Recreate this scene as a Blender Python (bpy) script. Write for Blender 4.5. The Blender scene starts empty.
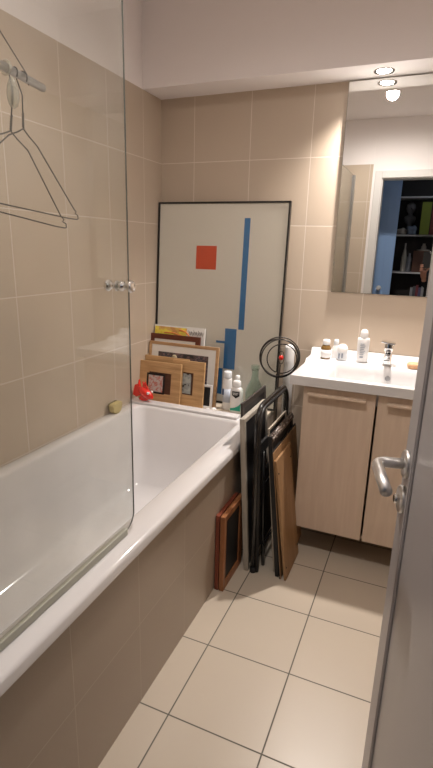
import bpy, bmesh, math, random
from mathutils import Vector, Matrix
random.seed(7)
scn = bpy.context.scene
COL = scn.collection
R = math.radians
PI = math.pi

# ------------------------------------------------------------------ materials
def nodes_of(m):
    m.use_nodes = True
    nt = m.node_tree
    return nt, nt.nodes['Principled BSDF']

def mat(name, col, rough=.5, metal=0., var=.06, scale=12, bump=0., coat=0., stretch=(1, 1, 1), trans=0., ior=1.45, emit=None, estr=0., alpha=1.):
    m = bpy.data.materials.new(name)
    nt, b = nodes_of(m)
    N = nt.nodes; L = nt.links
    b.inputs['Roughness'].default_value = rough
    b.inputs['Metallic'].default_value = metal
    b.inputs['Coat Weight'].default_value = coat
    b.inputs['Coat Roughness'].default_value = .08
    b.inputs['Transmission Weight'].default_value = trans
    b.inputs['IOR'].default_value = ior
    b.inputs['Alpha'].default_value = alpha
    tc = N.new('ShaderNodeTexCoord'); mp = N.new('ShaderNodeMapping'); mp.inputs['Scale'].default_value = stretch
    nz = N.new('ShaderNodeTexNoise'); nz.inputs['Scale'].default_value = scale; nz.inputs['Detail'].default_value = 5
    L.new(tc.outputs['Object'], mp.inputs['Vector']); L.new(mp.outputs['Vector'], nz.inputs['Vector'])
    mx = N.new('ShaderNodeMix'); mx.data_type = 'RGBA'
    mx.inputs['A'].default_value = (*[c * (1 - var) for c in col], 1)
    mx.inputs['B'].default_value = (*[min(1, c * (1 + var)) for c in col], 1)
    L.new(nz.outputs['Fac'], mx.inputs['Factor']); L.new(mx.outputs['Result'], b.inputs['Base Color'])
    if bump:
        bp = N.new('ShaderNodeBump'); bp.inputs['Strength'].default_value = bump; bp.inputs['Distance'].default_value = .002
        L.new(nz.outputs['Fac'], bp.inputs['Height']); L.new(bp.outputs['Normal'], b.inputs['Normal'])
    if emit:
        b.inputs['Emission Color'].default_value = (*emit, 1); b.inputs['Emission Strength'].default_value = estr
    return m

def tile_mat(name, ua, u0, us, va, v0, vs, col, grout, gw=.0035, rough=.35, tint=.05):
    """square tiles on the plane of axes ua, va; grout lines where they meet"""
    m = bpy.data.materials.new(name)
    nt, b = nodes_of(m)
    N = nt.nodes; L = nt.links
    def math_(op, a, c=None):
        n = N.new('ShaderNodeMath'); n.operation = op
        for i, v in enumerate((a, c)):
            if v is None: continue
            if isinstance(v, (int, float)): n.inputs[i].default_value = v
            else: L.new(v, n.inputs[i])
        return n.outputs[0]
    tc = N.new('ShaderNodeTexCoord'); sp = N.new('ShaderNodeSeparateXYZ'); L.new(tc.outputs['Object'], sp.inputs[0])
    u = math_('SUBTRACT', sp.outputs[ua], u0); v = math_('SUBTRACT', sp.outputs[va], v0)
    du = math_('PINGPONG', u, us / 2); dv = math_('PINGPONG', v, vs / 2)
    d = math_('MINIMUM', du, dv)
    mr = N.new('ShaderNodeMapRange'); mr.inputs['From Min'].default_value = gw * .3; mr.inputs['From Max'].default_value = gw * .7
    L.new(d, mr.inputs['Value'])
    iu = math_('FLOOR', math_('DIVIDE', u, us)); iv = math_('FLOOR', math_('DIVIDE', v, vs))
    cb = N.new('ShaderNodeCombineXYZ'); L.new(iu, cb.inputs[0]); L.new(iv, cb.inputs[1])
    wn = N.new('ShaderNodeTexWhiteNoise'); L.new(cb.outputs[0], wn.inputs['Vector'])
    nz = N.new('ShaderNodeTexNoise'); nz.inputs['Scale'].default_value = 6; nz.inputs['Detail'].default_value = 8
    L.new(tc.outputs['Object'], nz.inputs['Vector'])
    f = math_('ADD', math_('MULTIPLY', wn.outputs['Value'], .45), math_('MULTIPLY', nz.outputs['Fac'], .55))
    mx = N.new('ShaderNodeMix'); mx.data_type = 'RGBA'
    mx.inputs['A'].default_value = (*[c * (1 - tint) for c in col], 1); mx.inputs['B'].default_value = (*[c * (1 + tint) for c in col], 1)
    L.new(f, mx.inputs['Factor'])
    m2 = N.new('ShaderNodeMix'); m2.data_type = 'RGBA'
    m2.inputs['A'].default_value = (*grout, 1); L.new(mx.outputs['Result'], m2.inputs['B']); L.new(mr.outputs[0], m2.inputs['Factor'])
    L.new(m2.outputs['Result'], b.inputs['Base Color'])
    rr = N.new('ShaderNodeMapRange'); rr.inputs['To Min'].default_value = .8; rr.inputs['To Max'].default_value = rough
    L.new(mr.outputs[0], rr.inputs['Value']); L.new(rr.outputs[0], b.inputs['Roughness'])
    bp = N.new('ShaderNodeBump'); bp.inputs['Strength'].default_value = .4; bp.inputs['Distance'].default_value = .001
    L.new(mr.outputs[0], bp.inputs['Height']); L.new(bp.outputs['Normal'], b.inputs['Normal'])
    return m

def wood_mat(name, c1, c2, axis='Z', scale=18, rough=.5):
    m = bpy.data.materials.new(name)
    nt, b = nodes_of(m); N = nt.nodes; L = nt.links
    tc = N.new('ShaderNodeTexCoord'); mp = N.new('ShaderNodeMapping')
    s = {'X': (.08, 1, 1), 'Y': (1, .08, 1), 'Z': (1, 1, .08)}[axis]
    mp.inputs['Scale'].default_value = s
    nz = N.new('ShaderNodeTexNoise'); nz.inputs['Scale'].default_value = scale * 3; nz.inputs['Detail'].default_value = 7; nz.inputs['Distortion'].default_value = .6
    cr = N.new('ShaderNodeValToRGB')
    cr.color_ramp.elements[0].position = .32; cr.color_ramp.elements[0].color = (*c1, 1)
    cr.color_ramp.elements[1].position = .7; cr.color_ramp.elements[1].color = (*c2, 1)
    L.new(tc.outputs['Object'], mp.inputs[0]); L.new(mp.outputs[0], nz.inputs['Vector']); L.new(nz.outputs['Fac'], cr.inputs[0])
    L.new(cr.outputs[0], b.inputs['Base Color']); b.inputs['Roughness'].default_value = rough
    return m

def patch_mat(name, cols, scale=9, rough=.4, detail=2):
    """blotches of several colours: a picture's printed image"""
    m = bpy.data.materials.new(name)
    nt, b = nodes_of(m); N = nt.nodes; L = nt.links
    tc = N.new('ShaderNodeTexCoord'); nz = N.new('ShaderNodeTexNoise'); nz.inputs['Scale'].default_value = scale; nz.inputs['Detail'].default_value = detail
    cr = N.new('ShaderNodeValToRGB'); cr.color_ramp.interpolation = 'CONSTANT'
    el = cr.color_ramp.elements
    while len(el) < len(cols): el.new(.5)
    for i, c in enumerate(cols):
        el[i].position = 0 if i == 0 else .33 + .34 * i / len(cols); el[i].color = (*c, 1)
    L.new(tc.outputs['Object'], nz.inputs['Vector']); L.new(nz.outputs['Fac'], cr.inputs[0]); L.new(cr.outputs[0], b.inputs['Base Color'])
    b.inputs['Roughness'].default_value = rough
    return m

def pane_mat(name, tint=(.93, .95, .93), haze=.04, f0=1.5, rough=.02):
    """thin clear sheet: see-through with real mirror reflection and a little lime haze"""
    m = bpy.data.materials.new(name); m.use_nodes = True
    nt = m.node_tree; N = nt.nodes; L = nt.links
    for n in list(N):
        if n.type == 'BSDF_PRINCIPLED': N.remove(n)
    out = [n for n in N if n.type == 'OUTPUT_MATERIAL'][0]
    tr = N.new('ShaderNodeBsdfTransparent'); tr.inputs[0].default_value = (*tint, 1)
    gl = N.new('ShaderNodeBsdfAnisotropic'); gl.inputs['Roughness'].default_value = rough
    df = N.new('ShaderNodeBsdfDiffuse'); df.inputs[0].default_value = (.8, .8, .78, 1)
    fr = N.new('ShaderNodeFresnel'); ge = N.new('ShaderNodeNewGeometry'); io = N.new('ShaderNodeMapRange')
    io.inputs['To Min'].default_value = f0; io.inputs['To Max'].default_value = 1 / f0       # a thin sheet reflects alike from both of its faces
    L.new(ge.outputs['Backfacing'], io.inputs['Value']); L.new(io.outputs[0], fr.inputs[0])
    tc = N.new('ShaderNodeTexCoord'); nz = N.new('ShaderNodeTexNoise'); nz.inputs['Scale'].default_value = 5; nz.inputs['Detail'].default_value = 6
    L.new(tc.outputs['Object'], nz.inputs['Vector'])
    mr = N.new('ShaderNodeMapRange'); mr.inputs['From Min'].default_value = .35; mr.inputs['From Max'].default_value = .75; mr.inputs['To Min'].default_value = haze * .3; mr.inputs['To Max'].default_value = haze * 1.6
    L.new(nz.outputs['Fac'], mr.inputs['Value'])
    a = N.new('ShaderNodeMixShader'); c = N.new('ShaderNodeMixShader')
    L.new(mr.outputs[0], a.inputs[0]); L.new(tr.outputs[0], a.inputs[1]); L.new(df.outputs[0], a.inputs[2])
    L.new(fr.outputs[0], c.inputs[0]); L.new(a.outputs[0], c.inputs[1]); L.new(gl.outputs[0], c.inputs[2])
    L.new(c.outputs[0], out.inputs[0])
    return m

TS, TH = .333, .336
WALLC = (.54, .445, .35); GROUT = (.74, .66, .59)
M = {}
M['tile_left'] = tile_mat('beige wall tile left', 1, -.1989, TS, 2, 1.9955, TH, WALLC, GROUT)
M['tile_back'] = tile_mat('beige wall tile back', 0, .2103, TS, 2, 1.9955, TH, WALLC, GROUT)
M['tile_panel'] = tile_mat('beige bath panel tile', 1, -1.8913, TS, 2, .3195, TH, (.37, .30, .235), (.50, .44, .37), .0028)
M['tile_floor'] = tile_mat('cream floor tile', 0, .8889, TS, 1, -1.5674, TS, (.54, .465, .375), (.11, .10, .08), .0048, .32, .035)
M['ledge'] = mat('cream ledge tile', (.62, .53, .42), .35)
M['paint'] = mat('white paint', (.90, .85, .84), .85, var=.02, scale=3)
M['hall'] = mat('hall paint', (.3, .28, .27), .9)
M['tub'] = mat('white acrylic', (.72, .70, .70), .12, var=.02, coat=.6)
M['ceramic'] = mat('white ceramic', (.72, .71, .71), .08, var=.01, coat=.8)
M['chrome'] = mat('chrome', (.82, .82, .82), .07, 1, var=.01)
M['brushed'] = mat('brushed steel', (.72, .71, .70), .38, 1, var=.05, scale=80)
M['alu'] = mat('satin aluminium', (.5, .5, .5), .35, 1, var=.03)
M['oak'] = wood_mat('pale washed oak', (.64, .50, .39), (.70, .56, .445), 'Z', 16, .45)
M['carcass'] = mat('pale board', (.5, .39, .29), .6)
M['dark'] = mat('dark gap', (.02, .017, .015), .8)
M['door'] = mat('grey white door lacquer', (.50, .475, .48), .3, var=.02, scale=4)
M['frame_white'] = mat('white door frame', (.72, .70, .68), .4, var=.02)
M['blue'] = mat('blue painted door', (.30, .47, .78), .5, var=.05, scale=3)
M['mirror'] = mat('mirror silver', (.88, .89, .87), .0, 1, var=0)
M['mirror_edge'] = mat('mirror edge', (.16, .16, .14), .4)
M['glass'] = pane_mat('shower glass', (.95, .96, .945), .05, 1.55)
M['seal'] = mat('greenish seal strip', (.40, .40, .33), .35, var=.1)
M['lamp'] = mat('spot lamp face', (1, 1, 1), .5, emit=(1, .93, .82), estr=40)
M['blackframe'] = mat('black metal frame', (.015, .014, .013), .3)
M['canvas'] = mat('off white paper', (.80, .76, .69), .35, var=.02, scale=2)
M['red'] = mat('orange red ink', (.72, .09, .03), .4, var=.03)
M['blueink'] = mat('blue ink', (.035, .19, .45), .4, var=.04)
M['woodlight'] = wood_mat('light oak frame', (.42, .24, .115), (.58, .36, .19), 'X', 22)
M['woodmid'] = wood_mat('honey wood frame', (.45, .26, .11), (.64, .40, .20), 'X', 20)
M['woodred'] = wood_mat('red brown frame wood', (.16, .035, .018), (.24, .06, .03), 'Z', 18, .4)
M['woodorange'] = wood_mat('orange brown frame wood', (.25, .09, .035), (.36, .15, .06), 'Z', 18, .4)
M['woodboard'] = wood_mat('brown frame board', (.26, .14, .06), (.36, .21, .10), 'Z', 8)
M['darkbrown'] = wood_mat('dark brown wood', (.07, .025, .012), (.11, .04, .02), 'X', 18)
M['greywood'] = wood_mat('weathered grey white frame edge', (.34, .30, .25), (.44, .40, .34), 'Z', 20, .7)
M['mat_board'] = mat('white mat board', (.82, .80, .76), .7, var=.01)
M['black'] = mat('black', (.012, .012, .013), .5)
M['blacktube'] = mat('black lacquered tube', (.012, .011, .011), .18, coat=.5)
M['blackvinyl'] = mat('black vinyl', (.015, .014, .014), .45, bump=.3, scale=60)
M['wire'] = mat('dark wire', (.05, .045, .042), .4, .6)
M['white'] = mat('white plastic', (.82, .81, .80), .35, var=.01)
M['ivory'] = mat('soft white label', (.70, .72, .74), .5, var=.02)
M['ink'] = mat('grey blue printing', (.28, .32, .40), .5)
M['greenlabel'] = mat('green label', (.02, .34, .24), .4)
M['amber'] = mat('amber bottle', (.20, .11, .03), .1, coat=.5)
M['greenglass'] = pane_mat('pale green glass', (.90, .965, .93), .02, 1.5)
M['clear'] = pane_mat('clear plastic', (.86, .86, .80), .28, 1.45, .1)
M['orange'] = mat('pale wood', (.62, .36, .20), .5)
M['sponge'] = mat('yellow sponge', (.55, .45, .20), .95, var=.25, scale=90, bump=.8)
M['spongeback'] = mat('dark green scourer', (.10, .09, .035), .95, var=.3, scale=90)
M['redtoy'] = mat('shiny red plastic', (.72, .03, .02), .25, coat=.6, var=.06)
M['skin'] = mat('skin', (.55, .27, .19), .5, var=.08, scale=20)
M['cloth'] = mat('black cloth', (.015, .015, .018), .9, bump=.3, scale=60)
M['trouser'] = mat('dark blue trousers', (.02, .025, .04), .9)
M['hair'] = mat('dark hair', (.02, .014, .01), .6, var=.3, scale=80)

# ------------------------------------------------------------------ mesh helpers
def new(): return bmesh.new()

def box(bm, lo, hi, mi=0, rot=None):
    c = [(a + b) / 2 for a, b in zip(lo, hi)]; s = [abs(b - a) for a, b in zip(lo, hi)]
    mt = Matrix.Translation(c) @ Matrix.Diagonal((*s, 1))
    if rot is not None: mt = rot @ mt
    n0 = len(bm.faces)
    bmesh.ops.create_cube(bm, size=1, matrix=mt)
    bm.faces.ensure_lookup_table()
    for f in bm.faces[n0:]: f.material_index = mi
    return bm

def rim4(bm, x0, x1, z0, z1, b, y0, y1, mi=0):
    box(bm, (x0, y0, z0), (x0 + b, y1, z1), mi); box(bm, (x1 - b, y0, z0), (x1, y1, z1), mi)
    box(bm, (x0 + b, y0, z0), (x1 - b, y1, z0 + b), mi); box(bm, (x0 + b, y0, z1 - b), (x1 - b, y1, z1), mi)
    return bm

def tube(bm, pts, r, seg=10, mi=0, closed=False, caps=True):
    pts = [Vector(p) for p in pts]
    n = len(pts)
    rad = r if isinstance(r, (list, tuple)) else [r] * n
    rings = []
    up = None
    for i in range(n):
        if closed: t = (pts[(i + 1) % n] - pts[i - 1]).normalized()
        else: t = (pts[min(i + 1, n - 1)] - pts[max(i - 1, 0)]).normalized()
        if up is None:
            a = Vector((0, 0, 1)) if abs(t.z) < .9 else Vector((1, 0, 0))
            up = (a - t * a.dot(t)).normalized()
        else: up = (up - t * up.dot(t)).normalized()
        s = t.cross(up)
        rings.append([bm.verts.new(pts[i] + rad[i] * (math.cos(2 * PI * k / seg) * up + math.sin(2 * PI * k / seg) * s)) for k in range(seg)])
    fs = []
    rng = range(n) if closed else range(n - 1)
    for i in rng:
        A, B = rings[i], rings[(i + 1) % n]
        for k in range(seg):
            fs.append(bm.faces.new((A[k], A[(k + 1) % seg], B[(k + 1) % seg], B[k])))
    if not closed and caps:
        fs.append(bm.faces.new(rings[0][::-1])); fs.append(bm.faces.new(rings[-1]))
    for f in fs: f.material_index = mi; f.smooth = True
    return bm

def lathe(bm, prof, seg=28, mi=0, mt=None, sx=1., sy=1.):
    """profile of (radius, z), closed with end caps"""
    rings = []
    for (r, z) in prof:
        ring = []
        for k in range(seg):
            a = 2 * PI * k / seg
            v = Vector((r * math.cos(a) * sx, r * math.sin(a) * sy, z))
            ring.append(bm.verts.new(mt @ v if mt else v))
        rings.append(ring)
    fs = []
    for A, B in zip(rings, rings[1:]):
        for k in range(seg): fs.append(bm.faces.new((A[k], A[(k + 1) % seg], B[(k + 1) % seg], B[k])))
    fs.append(bm.faces.new(rings[0][::-1])); fs.append(bm.faces.new(rings[-1]))
    for f in fs[:-2]: f.smooth = True
    for f in fs: f.material_index = mi
    return bm

def rring(x0, x1, y0, y1, z, r, k=8):
    pts = []
    for cx, cy, a0 in ((x1 - r, y1 - r, 0), (x0 + r, y1 - r, 90), (x0 + r, y0 + r, 180), (x1 - r, y0 + r, 270)):
        for i in range(k + 1):
            a = R(a0 + 90 * i / k); pts.append((cx + r * math.cos(a), cy + r * math.sin(a), z))
    return pts

def loft(bm, rings, mi=0, cap0=True, cap1=True, smooth=True):
    vr = [[bm.verts.new(p) for p in r] for r in rings]
    n = len(vr[0])
    for A, B in zip(vr, vr[1:]):
        for k in range(n):
            f = bm.faces.new((A[k], A[(k + 1) % n], B[(k + 1) % n], B[k])); f.material_index = mi; f.smooth = smooth
    if cap0: bm.faces.new(vr[0][::-1]).material_index = mi
    if cap1: bm.faces.new(vr[-1]).material_index = mi
    return bm

def obj(name, bm, mats, parent=None, bevel=0., loc=None, rot=None, label=None, segs=2, smooth=False):
    bmesh.ops.recalc_face_normals(bm, faces=bm.faces[:])
    me = bpy.data.meshes.new(name); bm.to_mesh(me); bm.free()
    for m in (mats if isinstance(mats, (list, tuple)) else [mats]): me.materials.append(m)
    if smooth:
        for p in me.polygons: p.use_smooth = True
    o = bpy.data.objects.new(name, me); COL.objects.link(o)
    if parent: o.parent = parent
    if loc: o.location = loc
    if rot: o.rotation_euler = rot
    if bevel:
        b = o.modifiers.new('bevel', 'BEVEL'); b.width = bevel; b.segments = segs; b.limit_method = 'ANGLE'; b.angle_limit = R(40)
        b.harden_normals = False
    if label: o['label'] = label
    return o

def struct(name, bm, mats, **k):
    o = obj(name, bm, mats, **k); o['kind'] = 'structure'; return o

def thing(name, label, cat, loc=(0, 0, 0), rot=(0, 0, 0), group=None):
    o = bpy.data.objects.new(name, None); o.empty_display_size = .05; COL.objects.link(o)
    o.location = loc; o.rotation_euler = rot; o['label'] = label; o['category'] = cat
    if group: o['group'] = group
    return o

def tag(o, label, cat, group=None):
    o['label'] = label; o['category'] = cat
    if group: o['group'] = group
    return o

# ------------------------------------------------------------------ room shell
YB = -2.5; XR = 2.0; ZC = 2.72; YH = -4.15
struct('floor', box(new(), (-.1, YH - .1, -.1), (2.6, .1, 0)), M['tile_floor'])
bm = new(); box(bm, (-.1, YB - .12, 0), (0, .1, 2.33)); box(bm, (-.1, YB - .12, 2.33), (0, .1, ZC), 1)
struct('wall_left', bm, [M['tile_left'], M['paint']])
bm = new(); box(bm, (0, 0, 0), (XR, .1, 2.33)); box(bm, (0, 0, 2.33), (XR, .1, ZC), 1)
struct('wall_back', bm, [M['tile_back'], M['paint']])
bm = new(); box(bm, (XR, YB - .12, 0), (XR + .1, .1, 2.33)); box(bm, (XR, YB - .12, 2.33), (XR + .1, .1, ZC), 1)
struct('wall_right', bm, [M['tile_left'], M['paint']])
DX0, DX1, DZ = .985, 1.72, 2.215
bm = new()
box(bm, (0, YB - .12, 0), (.905, YB, 2.33), 0)
box(bm, (0, YB - .12, 2.33), (.905, YB, ZC), 1)
box(bm, (.905, YB - .12, 0), (DX0, YB - .006, ZC), 1)
box(bm, (DX0, YB - .12, DZ), (DX1, YB - .006, ZC), 1)
box(bm, (DX1, YB - .12, 0), (XR, YB - .006, ZC), 1)
struct('wall_front', bm, [M['tile_back'], M['paint']])
struct('ceiling', box(new(), (-.1, YB - .12, ZC), (XR + .1, .1, ZC + .1)), M['paint'])
struct('trim_1', box(new(), (0, -.199, 2.33), (XR, 0, ZC)), M['paint'])          # bulkhead over the back wall
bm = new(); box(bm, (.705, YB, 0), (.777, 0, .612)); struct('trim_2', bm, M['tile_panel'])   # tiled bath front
struct('trim_3', box(new(), (0, -.325, .60), (.777, 0, .632)), M['ledge'], bevel=.002)        # ledge behind the bath
# door frame
bm = new()
for y0, y1 in ((YB - .006, YB + .012), (YB - .138, YB - .12)):
    box(bm, (DX0 - .055, y0, 0), (DX0 + .01, y1, DZ + .055)); box(bm, (DX1 - .01, y0, 0), (DX1 + .055, y1, DZ + .055))
    box(bm, (DX0 + .01, y0, DZ - .01), (DX1 - .01, y1, DZ + .055))
box(bm, (DX0, YB - .12, 0), (DX0 + .02, YB - .006, DZ - .02)); box(bm, (DX1 - .02, YB - .12, 0), (DX1, YB - .006, DZ - .02)); box(bm, (DX0, YB - .12, DZ - .02), (DX1, YB - .006, DZ))
struct('trim_4', bm, M['frame_white'], bevel=.003)

# the hall behind the camera (seen only in the mirror)
HZ = 2.6
bm = new(); box(bm, (.55, YH - .1, 0), (2.6, YH, HZ)); struct('wall_hall_back', bm, M['hall'])
struct('wall_hall_left', box(new(), (.45, YH, 0), (.55, YB - .12, HZ)), M['hall'])
struct('wall_hall_right', box(new(), (2.5, YH, 0), (2.6, YB - .12, HZ)), M['hall'])
struct('ceiling_hall', box(new(), (.45, YH - .1, HZ), (2.6, YB - .12, HZ + .1)), M['hall'])

# ------------------------------------------------------------------ bathroom door (open, at the right)
L0 = Vector((1.516, -1.775, 0)); HG = Vector((1.682, -2.488, 0))
u = (HG - L0); DW = u.length; u.normalize()
ang = math.atan2(u.y, u.x)                 # local +x runs from lock edge to hinge; local -y... face towards the bath
dr = bpy.data.objects.new('door_1', None)
bm = new()
T = .04; DHT = 2.195
# local frame: x along the leaf, y = thickness (0 = face towards bath side, + away), z up
box(bm, (0, .0, .008), (DW, T, DHT))
door = struct('door_1', bm, M['door'], bevel=.003, loc=L0, rot=(0, 0, ang))
# bath-side normal is n = rotate(+y or -y); u=(sin,-cos): local y = (cos.., sin..) -> +x side. face side is -y
def door_frame_groove(y0, y1, name):
    bm = new()
    a, b_ = .064, .074
    for (x0, x1, z0, z1) in ((a, b_, .1, DHT - .1), (DW - b_, DW - a, .1, DHT - .1), (a, DW - a, .1, .116), (a, DW - a, DHT - .116, DHT - .1)):
        box(bm, (x0, y0, z0), (x1, y1, z1))
    a, b_ = .081, .085
    for (x0, x1, z0, z1) in ((a, b_, .124, DHT - .124), (DW - b_, DW - a, .124, DHT - .124), (a, DW - a, .124, .130), (a, DW - a, DHT - .130, DHT - .124)):
        box(bm, (x0, y0, z0), (x1, y1, z1))
    return obj(name, bm, M['door'], door, bevel=.002)
door_frame_groove(-.004, .001, 'panel_moulding')
door_frame_groove(T - .001, T + .004, 'panel_moulding')
HZL = 1.160
RX = Matrix.Rotation(R(90), 4, 'X')        # lathe axis z -> -y
def disc(cx, cz, y, prof): return lathe(new(), prof, 36, 0, Matrix.Translation((cx, y, cz)) @ RX)
for side in (1, -1):
    y0 = 0 if side == 1 else T
    flip = Matrix.Identity(4) if side == 1 else Matrix.Translation((0, T, 0)) @ Matrix.Diagonal((1, -1, 1, 1))
    bm = lathe(new(), [(.026, -.001), (.0265, .007), (.024, .0095), (.012, .0098)], 36, 0, flip @ Matrix.Translation((.036, 0, HZL)) @ RX)
    rose = obj('rose', bm, M['brushed'], door)
    pts = [(.036, -.008, HZL), (.036, -.040, HZL)]
    for i in range(1, 8):
        a = R(90 * i / 7); pts.append((.036 + .018 * (1 - math.cos(a)), -.040 - .018 * math.sin(a), HZL))
    pts += [(.086, -.058, HZL), (.156, -.058, HZL)]
    bm = tube(new(), [flip @ Vector(q) for q in pts], .0102, 20)
    obj('lever_handle', bm, M['brushed'], door)
    bm = lathe(new(), [(.026, -.001), (.0265, .007), (.024, .0095), (.010, .0098)], 36, 0, flip @ Matrix.Translation((.036, 0, HZL - .072)) @ RX)
    lr = obj('lock_rosette', bm, M['brushed'], door)
    bm = new(); lathe(bm, [(.0085, .009), (.0085, .016), (.007, .018)], 20, 0, flip @ Matrix.Translation((.036, 0, HZL - .072)) @ RX)
    obj('lock_button', bm, M['chrome'], lr)
bm = new()
for z in (.25, 1.1, 1.95): tube(bm, [(DW + .004, -.006, z), (DW + .004, -.006, z + .09)], .007, 10)
obj('hinge', bm, M['brushed'], door)

# ------------------------------------------------------------------ bathtub
TX0, TX1, TY0, TY1 = .002, .797, YB + .003, -.338
bm = new()
K = 8
rings = [rring(TX0, TX1, TY0, TY1, .614, .012, K), rring(TX0, TX1, TY0, TY1, .640, .012, K),
         rring(TX0 + .003, TX1 - .004, TY0 + .003, TY1 - .003, .648, .012, K),
         rring(TX0 + .010, TX1 - .014, TY0 + .01, TY1 - .01, .652, .012, K),
         rring(.066, .700, TY0 + .07, -.406, .652, .055, K),
         rring(.071, .694, TY0 + .075, -.411, .648, .055, K),
         rring(.076, .689, TY0 + .08, -.418, .636, .055, K),
         rring(.105, .660, TY0 + .13, -.50, .42, .08, K),
         rring(.122, .643, TY0 + .18, -.575, .26, .10, K),
         rring(.145, .620, TY0 + .21, -.615, .225, .10, K),
         rring(.185, .58, TY0 + .26, -.67, .212, .09, K),
         rring(.34, .42, TY0 + .9, -1.2, .205, .03, K)]
loft(bm, rings, cap0=False)
tub = thing('bathtub', 'long white bathtub with tiled front along the left wall', 'bathtub', (0, 0, 0))
obj('tub_shell', bm, M['tub'], tub)
bm = new(); box(bm, (.004, -.404, .646), (.672, -.341, .668)); obj('end_deck', bm, M['tub'], tub, bevel=.006, segs=3)
bm = lathe(new(), [(.028, 0), (.028, .006), (.02, .01)], 28, 0, Matrix.Translation((.38, -1.4, .205))); obj('drain_cap', bm, M['chrome'], tub)

# ------------------------------------------------------------------ glass bath screen
GX = .735; GY1 = -1.515; GZ0, GZ1 = .664, 2.23
scr = thing('glass_bath_screen', 'clear glass screen standing on the bath rim with chrome knob', 'shower screen')
out = [(TY0 + .02, GZ0), (GY1 - .05, GZ0)]
for i in range(1, 9):
    a = R(-90 + 90 * i / 8); out.append((GY1 - .05 + .05 * math.cos(a), GZ0 + .05 + .05 * math.sin(a)))
out += [(GY1, GZ1), (TY0 + .02, GZ1)]
bm = new()
A = [bm.verts.new((GX - .0025, y, z)) for y, z in out]; B = [bm.verts.new((GX + .0025, y, z)) for y, z in out]
n = len(out)
bm.faces.new(A); bm.faces.new(B[::-1])
for k in range(n): bm.faces.new((A[k], B[k], B[(k + 1) % n], A[(k + 1) % n])).material_index = 1
M['glass_edge'] = mat('glass edge', (.10, .11, .10), .15, var=.02)
obj('glass_pane', bm, [M['glass'], M['glass_edge']], scr)
bm = new(); box(bm, (GX - .007, TY0 + .02, .653), (GX + .007, GY1 - .045, .676)); obj('seal_strip', bm, M['seal'], scr, bevel=.003)
bm = new(); box(bm, (GX - .016, TY0, .655), (GX + .016, TY0 + .035, GZ1 + .005)); obj('wall_profile', bm, M['alu'], scr, bevel=.003)
RY = Matrix.Rotation(R(90), 4, 'Y')
kp = [(.006, .003), (.013, .004), (.015, .008), (.013, .012), (.009, .015), (.008, .024), (.0105, .028), (.0155, .032), (.0165, .037), (.015, .042), (.010, .045), (.002, .046)]
for s in (1, -1):
    obj('knob', lathe(new(), kp, 28, 0, Matrix.Translation((GX, -1.56, 1.428)) @ Matrix.Diagonal((s, 1, 1, 1)) @ RY), M['chrome'], scr)

# ------------------------------------------------------------------ rail with wire hangers
rail = thing('hanging_rail', 'round metal rail hung from a wire above the bath', 'rail', (.55, -2.0, 1.96))
def rl(p): return (p[0] - .55, p[1] + 2.0, p[2] - 1.96)
sl = (1.937 - 1.916) / (1.741 - 1.603)
def railz(y): return 1.916 + (-1.603 - y) * sl * .55
bm = tube(new(), [rl((.55, -1.598, railz(-1.6))), rl((.55, -1.601, railz(-1.6))), rl((.55, -1.606, railz(-1.606))), rl((.55, -2.485, railz(-2.485)))], [.005, .008, .0095, .0095], 18)
obj('rail_tube', bm, M['alu'], rail)
obj('support_wire', tube(new(), [rl((.55, -1.654, railz(-1.654) - .012)), rl((.55, -1.654, railz(-1.654) + .008)), rl((.55, -1.734, 1.997)), rl((.55, -2.488, 2.56))], .0014, 6), M['wire'], rail)
def hanger(name, label, y0, z0, x, tip, drop, swing, rx=0):
    h = thing(name, label, 'hanger', (x, y0, railz(y0) + .0075), (R(rx), 0, R(swing)), 'wire coat hangers on the rail')
    zr = z0 - (railz(y0) + .0075)                       # local neck height
    hook = []
    for i in range(13):
        a = R(-30 + 210 * i / 12); hook.append((.0155 * math.cos(a), 0, -.0155 + .0155 * math.sin(a) + .003))
    hook = hook[::-1] if False else hook
    hk = hook + [(-.006, 0, -.035), (0, 0, -.05), (0, 0, zr)]
    obj('hook', tube(new(), hk, .0018, 6), M['wire'], h)
    tw = []
    for i in range(40):
        a = 2 * PI * i / 6; tw.append((.0025 * math.cos(a), .0025 * math.sin(a), zr + .035 * (1 - i / 39)))
    obj('twisted_neck', tube(new(), tw, .0013, 6), M['wire'], h)
    pts = [(0, 0, zr), (0, .018, zr - .012), (0, .05, zr - .028)]
    for i in range(1, 7): pts.append((0, .05 + (tip - .07) * i / 6, zr - .028 - (drop - .055) * i / 6))
    pts += [(0, tip - .010, zr - drop + .022), (0, tip - .014, zr - drop + .015), (0, tip - .002, zr - drop + .012), (0, tip, zr - drop + .003), (0, tip - .004, zr - drop)]
    left = [(px, -py, pz) for px, py, pz in pts]
    bar_ = [(0, tip - .004 - (2 * tip - .008) * i / 10, zr - drop - .002) for i in range(1, 10)]
    obj('wire_shoulders', tube(new(), pts + bar_ + left[::-1], .0018, 6), M['wire'], h)
    return h
hanger('wire_hanger', 'wire coat hanger nearer the end of the rail, its corner higher', -1.675, 1.806, .55, .222, .186, 3, -4)
hanger('wire_hanger', 'wire coat hanger behind the other, its corner hanging lower', -1.700, 1.792, .55, .185, .190, -10, -9)
bm = new()
for k, (y, dz) in enumerate(((-1.662, 0),)):
    pass
clip = thing('plastic_hook_clip', 'cloudy clear plastic clip hanging on the metal rail', 'clip', (.556, -1.725, railz(-1.725) - .016))
bm = new(); tube(bm, [(.014 * math.cos(R(a)) - .006, .0, .014 * math.sin(R(a)) + .016) for a in range(0, 360, 24)], .0035, 8, closed=True)
obj('ring', bm, M['clear'], clip)
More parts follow.
